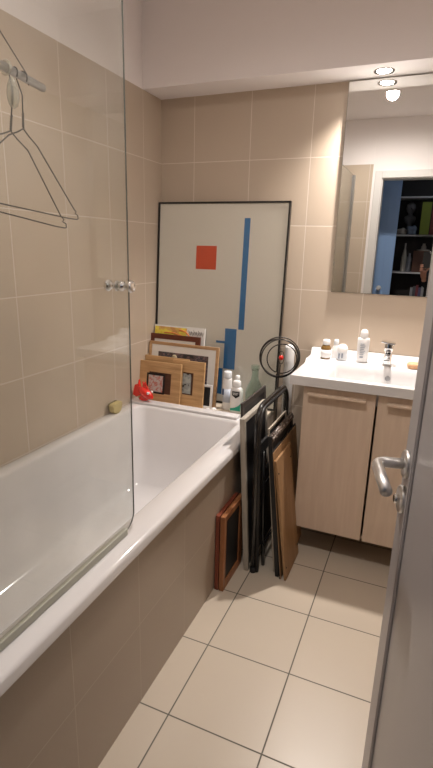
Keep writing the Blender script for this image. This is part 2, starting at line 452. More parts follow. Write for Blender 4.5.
bm = lathe(new(), [(.004, 0), (.009, -.006), (.014, -.018), (.017, -.034), (.016, -.05), (.011, -.062), (.003, -.067)], 16, 0, Matrix.Translation((.0, .010, 0)), .9, .8)
obj('clip_body', bm, M['clear'], clip)

# ------------------------------------------------------------------ mirror
mr = thing('wall_mirror', 'large frameless mirror on the tiled back wall above the basin', 'mirror', (1.042, -.004, 1.322))
bm = new(); box(bm, (0, -.006, 0), (.90, .002, 1.004)); obj('mirror_backing', bm, M['mirror_edge'], mr)
bm = new(); box(bm, (.0015, -.0085, .0015), (.8985, -.006, 1.0025)); obj('mirror_glass', bm, M['mirror'], mr)

# ------------------------------------------------------------------ spots
def spot(name, label, x, y, z, lampr=.032):
    t = thing(name, label, 'light', (x, y, z))
    bm = lathe(new(), [(lampr + .002, -.0005), (lampr + .004, -.003), (lampr + .013, -.004), (lampr + .015, -.001), (lampr + .015, .0)], 32)
    obj('housing_ring', bm, M['chrome'], t)
    obj('lamp_face', lathe(new(), [(lampr, .0), (lampr * .98, -.003), (.02, -.0055)], 32), M['lamp'], t)
    return t
spot('ceiling_spotlight', 'lit recessed spotlight in the white soffit above the mirror', 1.21, -.098, 2.33)
spot('ceiling_spotlight', 'recessed spotlight in the main ceiling, mirrored below the soffit light', 1.085, -1.72, ZC, .045)
def light(kind, loc, energy, col=(1, .86, .70), **k):
    d = bpy.data.lights.new('lamp_light', kind); d.energy = energy; d.color = col
    for a, v in k.items(): setattr(d, a, v)
    o = bpy.data.objects.new('lamp_light', d); COL.objects.link(o); o.location = loc
    return o
light('SPOT', (1.21, -.098, 2.318), 150, (1, .92, .86), spot_size=R(122), spot_blend=1, shadow_soft_size=.03)
light('SPOT', (1.085, -1.72, ZC - .012), 72, (1, .92, .86), spot_size=R(174), spot_blend=.6, shadow_soft_size=.045)

# ------------------------------------------------------------------ vanity unit
VX0, VX1 = 1.030, 1.735
van = thing('vanity_cabinet', 'pale oak wall-hung vanity cabinet with two doors below the basin', 'cabinet', (1.37, -.2, .15))
def vl(lo, hi): return (lo[0] - 1.37, lo[1] + .2, lo[2] - .15), (hi[0] - 1.37, hi[1] + .2, hi[2] - .15)
bm = new()
for lo, hi in (((VX0, -.443, .152), (VX0 + .016, -.002, .912)), ((VX1 - .016, -.443, .152), (VX1, -.002, .912)), ((VX0 + .016, -.443, .152), (VX1 - .016, -.002, .168)), ((VX0 + .016, -.012, .168), (VX1 - .016, -.002, .84))): box(bm, *vl(lo, hi))
obj('body', bm, M['carcass'], van, bevel=.001)
for x0, x1, hx0, hx1 in ((VX0 + .001, 1.366, 1.055, 1.325), (1.376, VX1 - .006, 1.415, 1.69)):
    bm = new(); box(bm, *vl((x0, -.462, .15), (x1, -.444, .905))); d = obj('door', bm, M['oak'], van, bevel=.0015)
    bm = new(); box(bm, *vl((hx0, -.493, .868), (hx1, -.487, .880))); box(bm, *vl((hx0, -.488, .874), (hx1, -.461, .880)))
    obj('handle', bm, M['oak'], d, bevel=.0015)

BX0, BX1, BY0 = .968, 1.765, -.492
def ss(a, b, x):
    t = max(0, min(1, (x - a) / (b - a))); return t * t * (3 - 2 * t)
def bz(x, y):
    rear = ss(-.19, -.165, y)
    z = .960 + .018 * rear * 1.0
    side = ss(-.06, -.035, y)
    z += .035 * side
    # left edge rises in a swoop towards the wall
    z += .012 * ss(-.20, -.06, y) * (1 - ss(.97, 1.02, x)) * 0
    # bowl
    fx = ss(1.115, 1.155, x + .0 * y) * (1 - ss(1.60, 1.64, x))
    fy = ss(-.440, -.418, y) * (1 - ss(-.205, -.175, y))
    z -= .105 * fx * fy
    return z
bm = new(); NX, NY = 110, 70
g = [[bm.verts.new((BX0 + (BX1 - BX0) * i / NX, BY0 + (-.004 - BY0) * j / NY, bz(BX0 + (BX1 - BX0) * i / NX, BY0 + (-.004 - BY0) * j / NY))) for j in range(NY + 1)] for i in range(NX + 1)]
for i in range(NX):
    for j in range(NY): bm.faces.new((g[i][j], g[i + 1][j], g[i + 1][j + 1], g[i][j + 1])).smooth = True
loop = [g[i][0] for i in range(NX + 1)] + [g[NX][j] for j in range(1, NY + 1)] + [g[i][NY] for i in range(NX - 1, -1, -1)] + [g[0][j] for j in range(NY - 1, 0, -1)]
# rounded top edge, then skirt and underside
low = []
cx, cy = (BX0 + BX1) / 2, (BY0 - .004) / 2
for v in loop:
    low.append(bm.verts.new((v.co.x, v.co.y, .914)))
nl = len(loop)
for k in range(nl): bm.faces.new((loop[k], low[k], low[(k + 1) % nl], loop[(k + 1) % nl]))
ins = [bm.verts.new((min(max(v.co.x, 1.095), 1.665), min(max(v.co.y, -.4415), -.160), .914)) for v in loop]
dwn = [bm.verts.new((v.co.x, v.co.y, .846)) for v in ins]
for k in range(nl):
    bm.faces.new((low[k], ins[k], ins[(k + 1) % nl], low[(k + 1) % nl])); bm.faces.new((ins[k], dwn[k], dwn[(k + 1) % nl], ins[(k + 1) % nl]))
bm.faces.new(dwn)
bmesh.ops.remove_doubles(bm, verts=ins + dwn, dist=1e-5); bmesh.ops.dissolve_degenerate(bm, edges=bm.edges[:], dist=1e-6)
basin = obj('washbasin', bm, M['ceramic'], None, bevel=.005, segs=3)
tag(basin, 'white ceramic washbasin on top of the oak vanity cabinet', 'sink')
bm = lathe(new(), [(.013, 0), (.0135, .003), (.010, .005), (.002, .0055)], 24, 0, Matrix.Translation((1.392, -.2035, .926)) @ Matrix.Rotation(R(68), 4, 'X'))
obj('overflow_cap', bm, mat('grey overflow cap', (.30, .30, .31), .4), basin)
bm = lathe(new(), [(.022, 0), (.022, .004), (.01, .007)], 24, 0, Matrix.Translation((1.378, -.32, .856))); obj('drain', bm, M['chrome'], basin)

# faucet
fc = thing('faucet', 'short chrome basin faucet with a flat lever on top', 'faucet', (1.376, -.105, .9785))
bm = new(); loft(bm, [rring(-.021, .021, -.021, .021, 0, .006, 4), rring(-.021, .021, -.021, .021, .004, .006, 4), rring(-.018, .018, -.019, .018, .03, .006, 4), rring(-.017, .017, -.020, .017, .07, .006, 4)])
obj('faucet_body', bm, M['chrome'], fc)
bm = new()
loft(bm, [[(x, y, z) for (x, z) in ((-.015, h0), (.015, h0), (.017, h1), (-.017, h1))] for y, h0, h1 in ((-.005, .028, .066), (-.06, .030, .058), (-.098, .030, .048), (-.104, .033, .045))], smooth=False)
obj('spout', bm, M['chrome'], fc, bevel=.004, segs=3)
bm = new(); loft(bm, [rring(-.020, .020, -.024, .020, .070, .007, 4), rring(-.021, .021, -.026, .021, .076, .007, 4), rring(-.022, .022, -.028, .022, .112, .007, 4), rring(-.019, .019, -.025, .019, .116, .006, 4)])
obj('cartridge_cap', bm, M['chrome'], fc)
bm = new(); box(bm, (-.050, -.05, .113), (.018, .012, .120), rot=Matrix.Rotation(R(6), 4, 'Y') @ Matrix.Identity(4)); obj('lever', bm, M['chrome'], fc, bevel=.002)

# bottles on the basin
ZD = .9785
t = thing('medicine_bottle', 'small amber bottle with white cap and label on the basin', 'bottle', (1.062, -.125, ZD)); t.scale = (1.32, 1.32, 1.38)
obj('glass_body', lathe(new(), [(.018, 0), (.0205, .003), (.0205, .040), (.017, .049), (.011, .054), (.011, .058)], 28), M['amber'], t)
obj('label', lathe(new(), [(.0208, .006), (.0208, .036)], 28, 0, Matrix.Rotation(R(0), 4, 'Z')), M['white'], t)
bm = lathe(new(), [(.013, .055), (.0145, .057), (.0145, .071), (.012, .074), (.006, .075)], 24); obj('cap', bm, M['white'], t)
t = thing('small_white_bottle', 'small whitish bottle between the amber bottle and the round-capped stick', 'bottle', (1.106, -.078, ZD)); t.scale = (1.2, 1.2, 1.25)
obj('bottle_body', lathe(new(), [(.014, 0), (.016, .003), (.016, .045), (.010, .056), (.009, .06)], 24), M['white'], t)
obj('cap', lathe(new(), [(.0105, .058), (.011, .06), (.011, .076), (.008, .079)], 20), M['ivory'], t)
t = thing('deodorant_stick', 'squat white deodorant stick with domed cap on the basin', 'deodorant', (1.147, -.115, ZD)); t.scale = (1.3, 1.3, 1.25)
obj('stick_body', lathe(new(), [(.018, 0), (.020, .003), (.020, .036), (.019, .038)], 28), M['ivory'], t)
bm = new(); box(bm, (-.012, -.0215, .008), (-.006, -.0205, .03)); box(bm, (0, -.0215, .012), (.006, -.0205, .032)); obj('printing', bm, M['ink'], t)
obj('domed_cap', lathe(new(), [(.021, .036), (.0215, .040), (.021, .050), (.017, .060), (.010, .066), (.002, .068)], 28), M['white'], t)
t = thing('lotion_bottle', 'tall white lotion bottle with grey print standing left of the faucet', 'bottle', (1.250, -.120, ZD), (0, 0, R(4))); t.scale = (1.06, 1.06, 1.06)
obj('bottle_body', lathe(new(), [(.024, 0), (.027, .003), (.028, .06), (.029, .112), (.026, .120), (.017, .124)], 32, 0, None, 1, .72), M['white'], t)
bm = new()
for i in range(7): box(bm, (-.013, -.0222, .092 - i * .0085), (.006 + .006 * ((i * 5) % 3) / 2, -.0205, .0945 - i * .0085))
box(bm, (-.012, -.0222, .026), (.004, -.0205, .032)); obj('printing', bm, M['ink'], t)
obj('rounded_cap', lathe(new(), [(.0185, .122), (.019, .126), (.0185, .145), (.015, .156), (.009, .161), (.002, .162)], 28), M['white'], t)
bm = new(); loft(bm, [rring(-.045, .045, -.024, .024, 0, .018, 5), rring(-.05, .05, -.028, .028, .008, .02, 5), rring(-.05, .05, -.028, .028, .019, .02, 5), rring(-.043, .043, -.022, .022, .027, .018, 5)])
o = obj('wooden_nail_brush', bm, M['orange'], None, loc=(1.522, -.135, ZD + .001), rot=(0, 0, R(8))); tag(o, 'pale wooden brush lying on the basin beside the open door', 'brush')

# ------------------------------------------------------------------ pictures
def picture(name, label, cat, loc, w, h, b, th, fm, mats, rot, matw=0., img=None, imgm=None, depth=.004, group=None):
    """framed picture: empty at the middle of its base, front towards local -y"""
    t = thing(name, label, cat, loc, rot, group)
    bm = new()
    # four mitred rails
    o_ = [(-w / 2, 0), (w / 2, 0), (w / 2, h), (-w / 2, h)]
    i_ = [(-w / 2 + b, b), (w / 2 - b, b), (w / 2 - b, h - b), (-w / 2 + b, h - b)]
    for k in range(4):
        a, c, d, e = o_[k], o_[(k + 1) % 4], i_[(k + 1) % 4], i_[k]
        F = [bm.verts.new((q[0], -th / 2, q[1])) for q in (a, c)] + [bm.verts.new((q[0], -th / 2 + depth * .35, q[1])) for q in (d, e)]
        Bk = [bm.verts.new((q[0], th / 2, q[1])) for q in (a, c, d, e)]
        bm.faces.new(F); bm.faces.new(Bk[::-1])
        for j in range(4): bm.faces.new((F[j], Bk[j], Bk[(j + 1) % 4], F[(j + 1) % 4]))
    obj('frame', bm, fm, t, bevel=.0008)
    y = -th / 2 + depth
    bm = new(); box(bm, (-w / 2 + b * .7, y + .0035, b * .7), (w / 2 - b * .7, th / 2 - .001, h - b * .7)); obj('backing', bm, M['darkbrown'], t)
    if matw:
        bm = new(); box(bm, (-w / 2 + b * .8, y + .001, b * .8), (w / 2 - b * .8, y + .003, h - b * .8)); obj('mat', bm, M['mat_board'], t)
    if img:
        x0, x1, z0, z1 = img
        bm = new(); box(bm, (x0, y, z0), (x1, y + .0012 if matw else y + .003, z1)); obj('picture', bm, imgm, t)
    return t

# big poster
PT, PB = Vector((.3965, -.025, 1.78)), Vector((.3965, -.100, .634))
ph = (PT - PB).length; lean = math.atan2(PT.y - PB.y, PT.z - PB.z)
PWd = .795
pic = thing('framed_poster', 'large black framed poster with red square and blue bars against the tiles', 'picture', (.4015, -.108, .636), (-lean, 0, 0))
bm = new(); fw = .0095; th = .022
rim4(bm, -PWd / 2, PWd / 2, 0, ph, fw, -th / 2, th / 2)
obj('frame', bm, M['blackframe'], pic)
bm = new(); box(bm, (-PWd / 2 + .005, -.004, .005), (PWd / 2 - .005, .009, ph - .005)); obj('paper', bm, M['canvas'], pic)
def px(xw, zw): return xw - .4015, (zw - .636) * ph / (1.78 - .634)
def patch(name, x0, z0, x1, z1, m):
    a, b = px(x0, z0); c, d = px(x1, z1)
    bm = new(); box(bm, (a, -.0052, b), (c, -.0035, d)); return obj(name, bm, m, pic)
patch('red_square', .258, 1.412, .385, 1.543, M['red'])
patch('blue_bar', .544, 1.083, .578, 1.695, M['blueink'])
patch('blue_bar', .464, .846, .535, 1.083, M['blueink'])
patch('blue_bar', .410, .995, .466, 1.008, M['blueink'])
patch('blue_bar', .398, .69, .461, .846, M['blueink'])
bm = new(); box(bm, (-PWd / 2 + .008, -.0085, .008), (PWd / 2 - .008, -.0068, ph - .008)); obj('glazing', bm, pane_mat('poster glazing', (.97, .97, .96), .0), pic)

LN = -R(7)
LZ = .6335
# yellow and white print on a stretched board
t = thing('painted_board', 'yellow and white painted board peeking out behind the brown frame', 'picture', (.178, -.155, LZ), (LN, 0, 0))
bm = new(); box(bm, (-.168, -.006, 0), (.168, .006, .442)); obj('board', bm, M['mat_board'], t)
bm = new(); box(bm, (-.166, -.0072, .01), (.05, -.0055, .434)); obj('yellow_field', bm, patch_mat('yellow ochre paint', [(.80, .62, .06), (.85, .70, .10), (.70, .45, .12), (.60, .30, .10)], 14), t)
bm = new(); tube(bm, [(.0, -.0075, .420), (.04, -.0075, .414), (.06, -.0075, .398), (.07, -.0075, .385)], .005, 6); tube(bm, [(-.10, -.0075, .398), (-.04, -.0075, .400), (.02, -.0075, .388)], .004, 6)
obj('orange_stroke', bm, mat('orange paint', (.70, .25, .06), .5), t)
bm = new()
for k in range(6):
    x = .062 + k * .016; s = random.uniform(-.006, .006)
    tube(bm, [(x, -.0065, .424 + s), (x + .008, -.0065, .412 + s), (x + .002, -.0065, .403 - s), (x + .013, -.0065, .398 + s), (x + .016, -.0065, .414)], .0017, 5)
obj('black_scribble', bm, M['black'], t)
# brown framed one in front
picture('brown_picture_frame', 'dark red-brown frame between the painted board and the matted photo', 'picture frame', (.162, -.180, LZ), .335, .393, .03, .016, mat('dark red brown lacquer', (.13, .035, .018), .4), None, (LN, 0, 0), .01)
imgd = patch_mat('dark photo of people', [(.03, .03, .035), (.09, .06, .06), (.14, .10, .10), (.05, .05, .07), (.20, .13, .13)], 26)
t = picture('matted_photo_frame', 'wide light wood frame with white mat and dark photo', 'picture frame', (.236, -.206, LZ), .456, .350, .017, .018, M['woodlight'], None, (LN, 0, 0), .04, (-.165, .165, .055, .292), imgd)
bm = lathe(new(), [(.017, 0), (.017, .0012), (.004, .0013)], 20, 0, Matrix.Translation((-.055, -.0052, .265)) @ RX); obj('round_seal', bm, mat('pale ochre ink', (.5, .42, .28), .6), t)
gp = 'small wooden photo frames'
def wide(name, label, loc, w, h, b, m, img, im, rot, grp=gp, bord=0):
    t = picture(name, label, 'picture frame', loc, w, h, b, .017, m, None, rot, 0, img, im, .005, grp)
    if bord:
        x0, x1, z0, z1 = img
        bm = new()
        for lo, hi in (((x0 - bord, z0 - bord), (x0, z1 + bord)), ((x1, z0 - bord), (x1 + bord, z1 + bord)), ((x0, z0 - bord), (x1, z0)), ((x0, z1), (x1, z1 + bord))):
            box(bm, (lo[0], -.0072, lo[1]), (hi[0], -.003, hi[1]))
        obj('dark_inner_border', bm, M['black'], t)
    return t
# B, behind A
wide('wooden_photo_frame', 'wooden photo frame mostly hidden behind the one with the pink photo', (.149, -.240, LZ), .292, .270, .08, M['woodmid'], (-.066, .066, .08, .19), M['mat_board'], (LN, 0, 0))
# C, right
wide('wooden_photo_frame', 'wooden photo frame with narrow upright grey photo, right of the pink photo', (.305, -.262, LZ), .205, .268, .068, M['woodmid'], (-.045, .020, .075, .192), patch_mat('grey landscape photo', [(.35, .37, .36), (.42, .44, .42), (.30, .32, .31), (.05, .05, .05)], 18), (LN, 0, R(0)))
# A, front
wide('wooden_photo_frame', 'foremost wooden photo frame with small pink and white photo in dark border', (.137, -.294, LZ), .272, .248, .062, M['woodmid'], (-.076, .022, .070, .168), patch_mat('pink photo', [(.62, .56, .52), (.55, .22, .18), (.60, .52, .48), (.62, .58, .54)], 45), (-R(8), 0, 0), bord=.011)
# D small white with black
picture('white_photo_frame', 'narrow small white frame with black picture leaning on the wood frame', 'picture frame', (.408, -.238, LZ), .088, .136, .012, .012, M['white'], None, (LN, 0, R(4)), 0, (-.033, .033, .012, .124), M['black'])

# white pebbles
for nm, lab, x, y, s in (('white_shell', 'left one of two tiny white shells on the ledge before the blue label', .452, -.285, .8), ('white_shell', 'right and larger of two tiny white shells on the ledge', .482, -.27, 1.)):
    bm = new(); bmesh.ops.create_icosphere(bm, subdivisions=3, radius=.015 * s)
    for v in bm.verts:
        a = math.atan2(v.co.y, v.co.x); v.co *= 1 + .10 * math.sin(a * 7) ; v.co.z *= .75
    tag(obj(nm, bm, M['white'], None, loc=(x, y, LZ + .0105 * s), smooth=True), lab, 'shell', 'white shells on the ledge')

# bottles on the ledge
def lb(name, label, x, y): return thing(name, label, 'bottle', (x, y, .6325))
t = lb('shampoo_bottle', 'tall white bottle with dark blue side label on the ledge', .533, -.195)
obj('bottle_body', lathe(new(), [(.024, 0), (.027, .003), (.027, .175), (.024, .187), (.020, .190)], 32, 0, None, 1, .8), M['white'], t)
bm = new(); lathe(bm, [(.0273, .045), (.0273, .125)], 32, 0, None, 1, .8)
for v in bm.verts: pass
obj('side_label', bm, mat('blue white label', (.50, .55, .64), .4), t)
bm = new(); box(bm, (-.024, -.0185, .088), (-.010, -.0150, .124)); obj('printed_mark', bm, mat('navy print', (.03, .06, .16), .4), t)
obj('cap', lathe(new(), [(.023, .188), (.0235, .190), (.0235, .222), (.020, .226), (.004, .227)], 28), M['ivory'], t)
t = lb('cream_bottle', 'white capped bottle standing between the two labelled white bottles', .577, -.150)
t.scale = (.85, .85, .94)
obj('bottle_body', lathe(new(), [(.020, 0), (.023, .003), (.023, .160), (.018, .175), (.013, .180)], 28), M['white'], t)
obj('cap', lathe(new(), [(.015, .178), (.016, .18), (.016, .206), (.013, .209), (.003, .21)], 24), M['white'], t)
t = lb('body_wash_bottle', 'white bottle with black shield label and green wave on the ledge', .602, -.225)
bm = new(); loft(bm, [rring(-.034, .034, -.018, .018, 0, .016, 5), rring(-.037, .037, -.020, .020, .006, .018, 5), rring(-.037, .037, -.020, .020, .120, .018, 5), rring(-.034, .034, -.018, .018, .138, .017, 5), rring(-.024, .024, -.016, .016, .150, .015, 5)])
obj('bottle_body', bm, M['white'], t)
bm = new(); loft(bm, [rring(-.022, .022, -.015, .015, .149, .013, 5), rring(-.023, .023, -.016, .016, .152, .014, 5), rring(-.022, .022, -.016, .016, .182, .014, 5), rring(-.018, .018, -.012, .012, .187, .011, 5)])
obj('flip_cap', bm, M['white'], t)
bm = new()
sh = [(-.020, .128), (.024, .128), (.024, .103), (.002, .088), (-.020, .103)]
A = [bm.verts.new((x, -.0212, z)) for x, z in sh]; B = [bm.verts.new((x, -.0195, z)) for x, z in sh]
bm.faces.new(A); bm.faces.new(B[::-1])
for k in range(5): bm.faces.new((A[k], B[k], B[(k + 1) % 5], A[(k + 1) % 5]))
sd = obj('black_shield_label', bm, M['black'], t)
bm = new()
for k, (wx, z) in enumerate(((.016, .115), (.013, .107))):
    for j in range(4 - k): box(bm, (-wx + j * .009, -.0219, z), (-wx + j * .009 + .006, -.0210, z + .005))
obj('lettering', bm, M['white'], sd)
bm = new()
wv = [(-.030, .014), (.031, .014), (.031, .060), (.020, .046), (.0, .034), (-.018, .028), (-.030, .026)]
A = [bm.verts.new((x, -.0212, z)) for x, z in wv]; B = [bm.verts.new((x, -.0195, z)) for x, z in wv]
bm.faces.new(A); bm.faces.new(B[::-1])
for k in range(7): bm.faces.new((A[k], B[k], B[(k + 1) % 7], A[(k + 1) % 7]))
obj('green_wave_label', bm, M['greenlabel'], t)
# green glass bottle: outer and inner wall so it is hollow
t = lb('green_glass_bottle', 'empty pale green glass bottle with long neck on the ledge', .702, -.215)
prof = [(r_ * 1.3, z_) for r_, z_ in [(.030, 0), (.037, .004), (.039, .02), (.039, .125), (.036, .150), (.026, .180), (.0165, .205), (.0145, .225), (.0145, .262), (.0185, .264), (.0185, .282), (.0165, .285), (.0135, .284), (.0125, .262), (.0125, .226), (.0145, .207), (.024, .181), (.033, .151), (.036, .125), (.036, .02), (.03, .008), (.002, .010)]]
obj('bottle_glass', lathe(new(), prof, 36), M['greenglass'], t)
obj('wire_clasp', tube(new(), [(.0200 * math.cos(R(a)), .0200 * math.sin(R(a)), .258) for a in range(0, 360, 20)], .0012, 6, closed=True), M['wire'], t)

# rolled poster tube in the corner behind
bm = lathe(new(), [(.028, 0), (.028, 1.00), (.026, 1.010), (.02, 1.014), (.018, 1.008)], 32)
o = obj('white_rolled_tube', bm, M['white'], None, loc=(.846, -.045, .001)); tag(o, 'tall white tube standing in the gap between ledge and vanity', 'tube')
# wire loop ornament
wo = thing('wire_loop_ornament', 'dark wire rings around a red bead on a thin stem', 'ornament', (.842, -.238, .0015)); wo.scale = (1, 1, 1.012)
def circ(c, r, tiltz, z, ph=0, n=48):
    return [(c + r * math.cos(2 * PI * k / n) * math.cos(R(tiltz)), r * math.cos(2 * PI * k / n) * math.sin(R(tiltz)), z + r * math.sin(2 * PI * k / n)) for k in range(n)]
for c, r, tz, z in ((0, .106, 20, .970), (-.004, .100, 10, .966), (.002, .102, 28, .962), (.012, .078, 18, .962)):
    obj('wire_ring', tube(new(), circ(c, r, tz, z), .0032, 8, closed=True), M['wire'], wo)
obj('stem', tube(new(), [(.0, 0, .004), (.0, 0, .85), (.004, 0, .90), (.006, 0, .93)], .0028, 8), M['wire'], wo)
obj('foot', lathe(new(), [(.034, 0), (.034, .003), (.01, .005)], 32), M['wire'], wo)
obj('inner_ring', tube(new(), [(.008 + .016 * math.cos(2 * PI * k / 24), 0, .968 + .034 * math.sin(2 * PI * k / 24)) for k in range(24)], .002, 6, closed=True), M['wire'], wo)
obj('red_bead', lathe(new(), [(.003, -.014), (.010, -.010), (.014, 0), (.010, .010), (.003, .014)], 20, 0, Matrix.Translation((.008, 0, .968))), M['redtoy'], wo)

# ------------------------------------------------------------------ red toy fish on the bath end
fish = thing('red_toy_fish', 'shiny red plastic fish toy on the end of the bath', 'toy', (.090, -.372, .669), (0, 0, R(-8))); fish.scale = (1.15, 1.15, 1.15)
bm = new()
body = []
for i in range(13):
    s = i / 12
    x = -.030 + .078 * s
    r = .004 + .024 * math.sin(PI * min(1, .12 + s * .83)) ** .8
    zc = .052 - .026 * s
    body.append([(x + .0, .85 * r * math.cos(2 * PI * k / 18), zc + r * math.sin(2 * PI * k / 18)) for k in range(18)])
loft(bm, body); obj('fish_body', bm, M['redtoy'], fish)
def fin(name, pts, w=.003):
    bm = new(); A = [bm.verts.new((x, -w, z)) for x, z in pts]; B = [bm.verts.new((x, w, z)) for x, z in pts]
    bm.faces.new(A); bm.faces.new(B[::-1]); n = len(pts)
    for k in range(n): bm.faces.new((A[k], B[k], B[(k + 1) % n], A[(k + 1) % n]))
    return obj(name, bm, M['redtoy'], fish, bevel=.001)
fin('tail_fin', [(-.020, .045), (-.028, .07), (-.034, .105), (-.040, .082), (-.060, .074), (-.068, .05), (-.074, .02), (-.052, .012), (-.030, .022), (-.022, .034)], .006)
fin('dorsal_fin', [(-.012, .066), (-.012, .098), (-.002, .088), (.004, .100), (.012, .080), (.024, .066)])
fin('belly_fin', [(-.014, .036), (-.030, .004), (-.008, .0), (.016, .004), (.03, .012), (.012, .030)], .012)
for s in (-1, 1):
    e = obj('eye', lathe(new(), [(.001, -.007), (.005, -.005), (.007, 0), (.005, .005), (.001, .007)], 14, 0, Matrix.Translation((.032, s * .016, .046))), M['white'], fish)
    obj('pupil', lathe(new(), [(.003, 0), (.0025, .001)], 10, 0, Matrix.Translation((.032, s * .0225, .047)) @ Matrix.Rotation(R(90 * s), 4, 'X') @ Matrix.Diagonal((1, 1, 1, 1))), M['black'], e)

# sponge on the rim against the wall
sp = thing('bath_sponge', 'worn yellow sponge wedge with dark side on the bath rim', 'sponge', (.033, -.590, .6525), (R(0), 0, R(84)))
def wedge(y0, y1, sc=1.):
    pts = [(-.036, .012), (-.040, .046), (-.030, .056), (.030, .062), (.038, .052), (.026, .012), (.006, .0), (-.018, .0)]
    bm = new(); A = [bm.verts.new((x * sc, y0, z)) for x, z in pts]; B = [bm.verts.new((x * sc, y1, z)) for x, z in pts]
    bm.faces.new(A); bm.faces.new(B[::-1]); n = len(pts)
    for k in range(n): bm.faces.new((A[k], B[k], B[(k + 1) % n], A[(k + 1) % n]))
    return bm
obj('sponge_block', wedge(-.024, .010), M['sponge'], sp, bevel=.005, segs=3)
obj('scourer_side', wedge(.0105, .020, .97), M['spongeback'], sp, bevel=.002)

# ------------------------------------------------------------------ stack leaning on the bath side
# helper: local x runs along -y world (width), front (local -y) faces +x world: rotation z = 90 deg
def rotf(leandx, h): return (-math.atan2(leandx, h), 0, R(90))
# two small frames
fl = .0015
picture('wood_picture_frame', 'red-brown wooden frame leaning on the tiled bath front, innermost', 'picture frame', (.790, -.7975, fl), .245, .383, .035, .018, M['woodred'], None, rotf(.002, .38), 0, (-.088, .088, .035, .35), M['black'])
picture('wood_picture_frame', 'orange-brown wooden frame on the floor in front of the red-brown one', 'picture frame', (.8135, -.7975, fl), .245, .383, .034, .022, M['woodorange'], None, rotf(.001, .38), 0, (-.089, .089, .034, .35), M['black'], .010)
picture('dark_picture_frame', 'dark flat picture with plain dark rim rising behind the grey-edged one', 'picture frame', (.8435, -.500, fl), .36, .842, .03, .011, mat('charcoal rim', (.05, .042, .038), .5), None, rotf(.050, .84), 0, (-.15, .15, .03, .81), M['black'])
t = thing('grey_edged_picture', 'tall picture with weathered grey-white edge facing out, left of the folded chair', 'picture', (.868, -.555, fl), rotf(.052, .785))
bm = new(); W_ = .345
rim4(bm, -W_ / 2, W_ / 2, 0, .785, .02, -.012, .012)
obj('edge_frame', bm, M['greywood'], t, bevel=.001)
bm = new(); box(bm, (-W_ / 2 + .012, -.008, .012), (W_ / 2 - .012, .006, .773)); obj('dark_face', bm, M['black'], t)

# folded chair: local y = world -y.. build in world orientation inside an Empty; lean in -x
ch = thing('folding_chair', 'folded black tubular metal chair standing among the leaning pictures', 'chair', (.902, -.475, 0), (0, -R(1), 0))
def utube(x, w, h, rad, r, z0=0., xt=0.):
    """inverted U in the yz plane"""
    pts = [(x, -w / 2, z0), (x + xt * .5, -w / 2, h * .5), (x + xt, -w / 2, h - rad)]
    for i in range(1, 9):
        a = R(180 - 90 * i / 8); pts.append((x + xt, -w / 2 + rad + rad * math.cos(a), h - rad + rad * math.sin(a)))
    for i in range(1, 9):
        a = R(90 - 90 * i / 8); pts.append((x + xt, w / 2 - rad + rad * math.cos(a), h - rad + rad * math.sin(a)))
    pts += [(x + xt, w / 2, h * .5), (x, w / 2, z0)]
    return pts
obj('back_frame', tube(new(), utube(.0, .49, .842, .085, .0125, .004, -.002), .0125, 14), M['blacktube'], ch)
obj('front_frame', tube(new(), utube(.018, .48, .830, .08, .011, .004, -.010), .0095, 14), M['blackvinyl'], ch)
bm = new(); box(bm, (-.006, -.16, .10), (.010, .16, .50)); obj('seat', bm, M['blackvinyl'], ch, bevel=.006, segs=3)
bm = new(); box(bm, (-.008, -.230, .60), (.006, .230, .66)); obj('backrest', bm, M['blackvinyl'], ch, bevel=.004)
for y in (-.176, .176): obj('rear_leg', tube(new(), [(.03, y, .004), (.02, y, .3), (.014, y, .62)], .0095, 12), M['blacktube'], ch)
for z, y in ((.12, .19), (.45, .176)): obj('cross_bar', tube(new(), [(.022 if z > .2 else .028, -y, z), (.022 if z > .2 else .028, y, z)], .006, 10), M['blacktube'], ch)
for y in (-.245, .245): obj('rubber_foot', lathe(new(), [(.014, 0), (.0155, .004), (.0145, .028), (.013, .03)], 16, 0, Matrix.Translation((.0, y, 0))), M['black'], ch)

# pale narrow board, ornate frame, brown frames
t = picture('pale_edged_picture', 'dark picture with thin pale top edge inside the chair loop', 'picture', (.998, -.53, fl), .30, .742, .012, .008, mat('pale rim', (.42, .37, .30), .6), None, rotf(.069, .742), 0, (-.13, .13, .012, .73), M['black'])
orn = patch_mat('marbled brown silver moulding', [(.03, .02, .015), (.10, .06, .045), (.28, .24, .21), (.06, .035, .025), (.04, .02, .02)], 38, .3, 6)
ot = picture('ornate_picture_frame', 'dark ornate frame with marbled brown and silver moulding beside the chair', 'picture frame', (1.022, -.52, fl), .38, .718, .03, .018, M['black'], None, rotf(.0767, .718), 0, (-.15, .15, .03, .68), M['black'])
bm = new()
tube(bm, [(-.182, -.002, .712), (.182, -.002, .712)], .0105, 10); tube(bm, [(-.182, -.009, .697), (.182, -.009, .697)], .007, 10)
for k in range(24): lathe(bm, [(.002, -.010), (.006, -.006), (.0085, 0), (.006, .006), (.002, .010)], 8, 0, Matrix.Translation((-.174 + k * .0151, -.010, .706)) @ RY)
obj('ornate_top_rail', bm, orn, ot, label='marbled brown and silver moulding')
t = thing('black_edged_board', 'thin black-edged board between the ornate frame and the brown boards', 'board', (1.041, -.510, fl), rotf(.0765, .655))
bm = new(); box(bm, (-.21, -.001, 0), (.21, .003, .655)); obj('board', bm, M['black'], t)
bm = new(); box(bm, (-.21, -.004, .0), (.21, -.001, .645)); obj('wood_face', bm, M['woodboard'], t)
bm = new()
t = thing('brown_wooden_frame', 'large brown wooden board, outermost of the leaning stack next to the vanity', 'board', (1.066, -.597, fl), rotf(.085, .612))
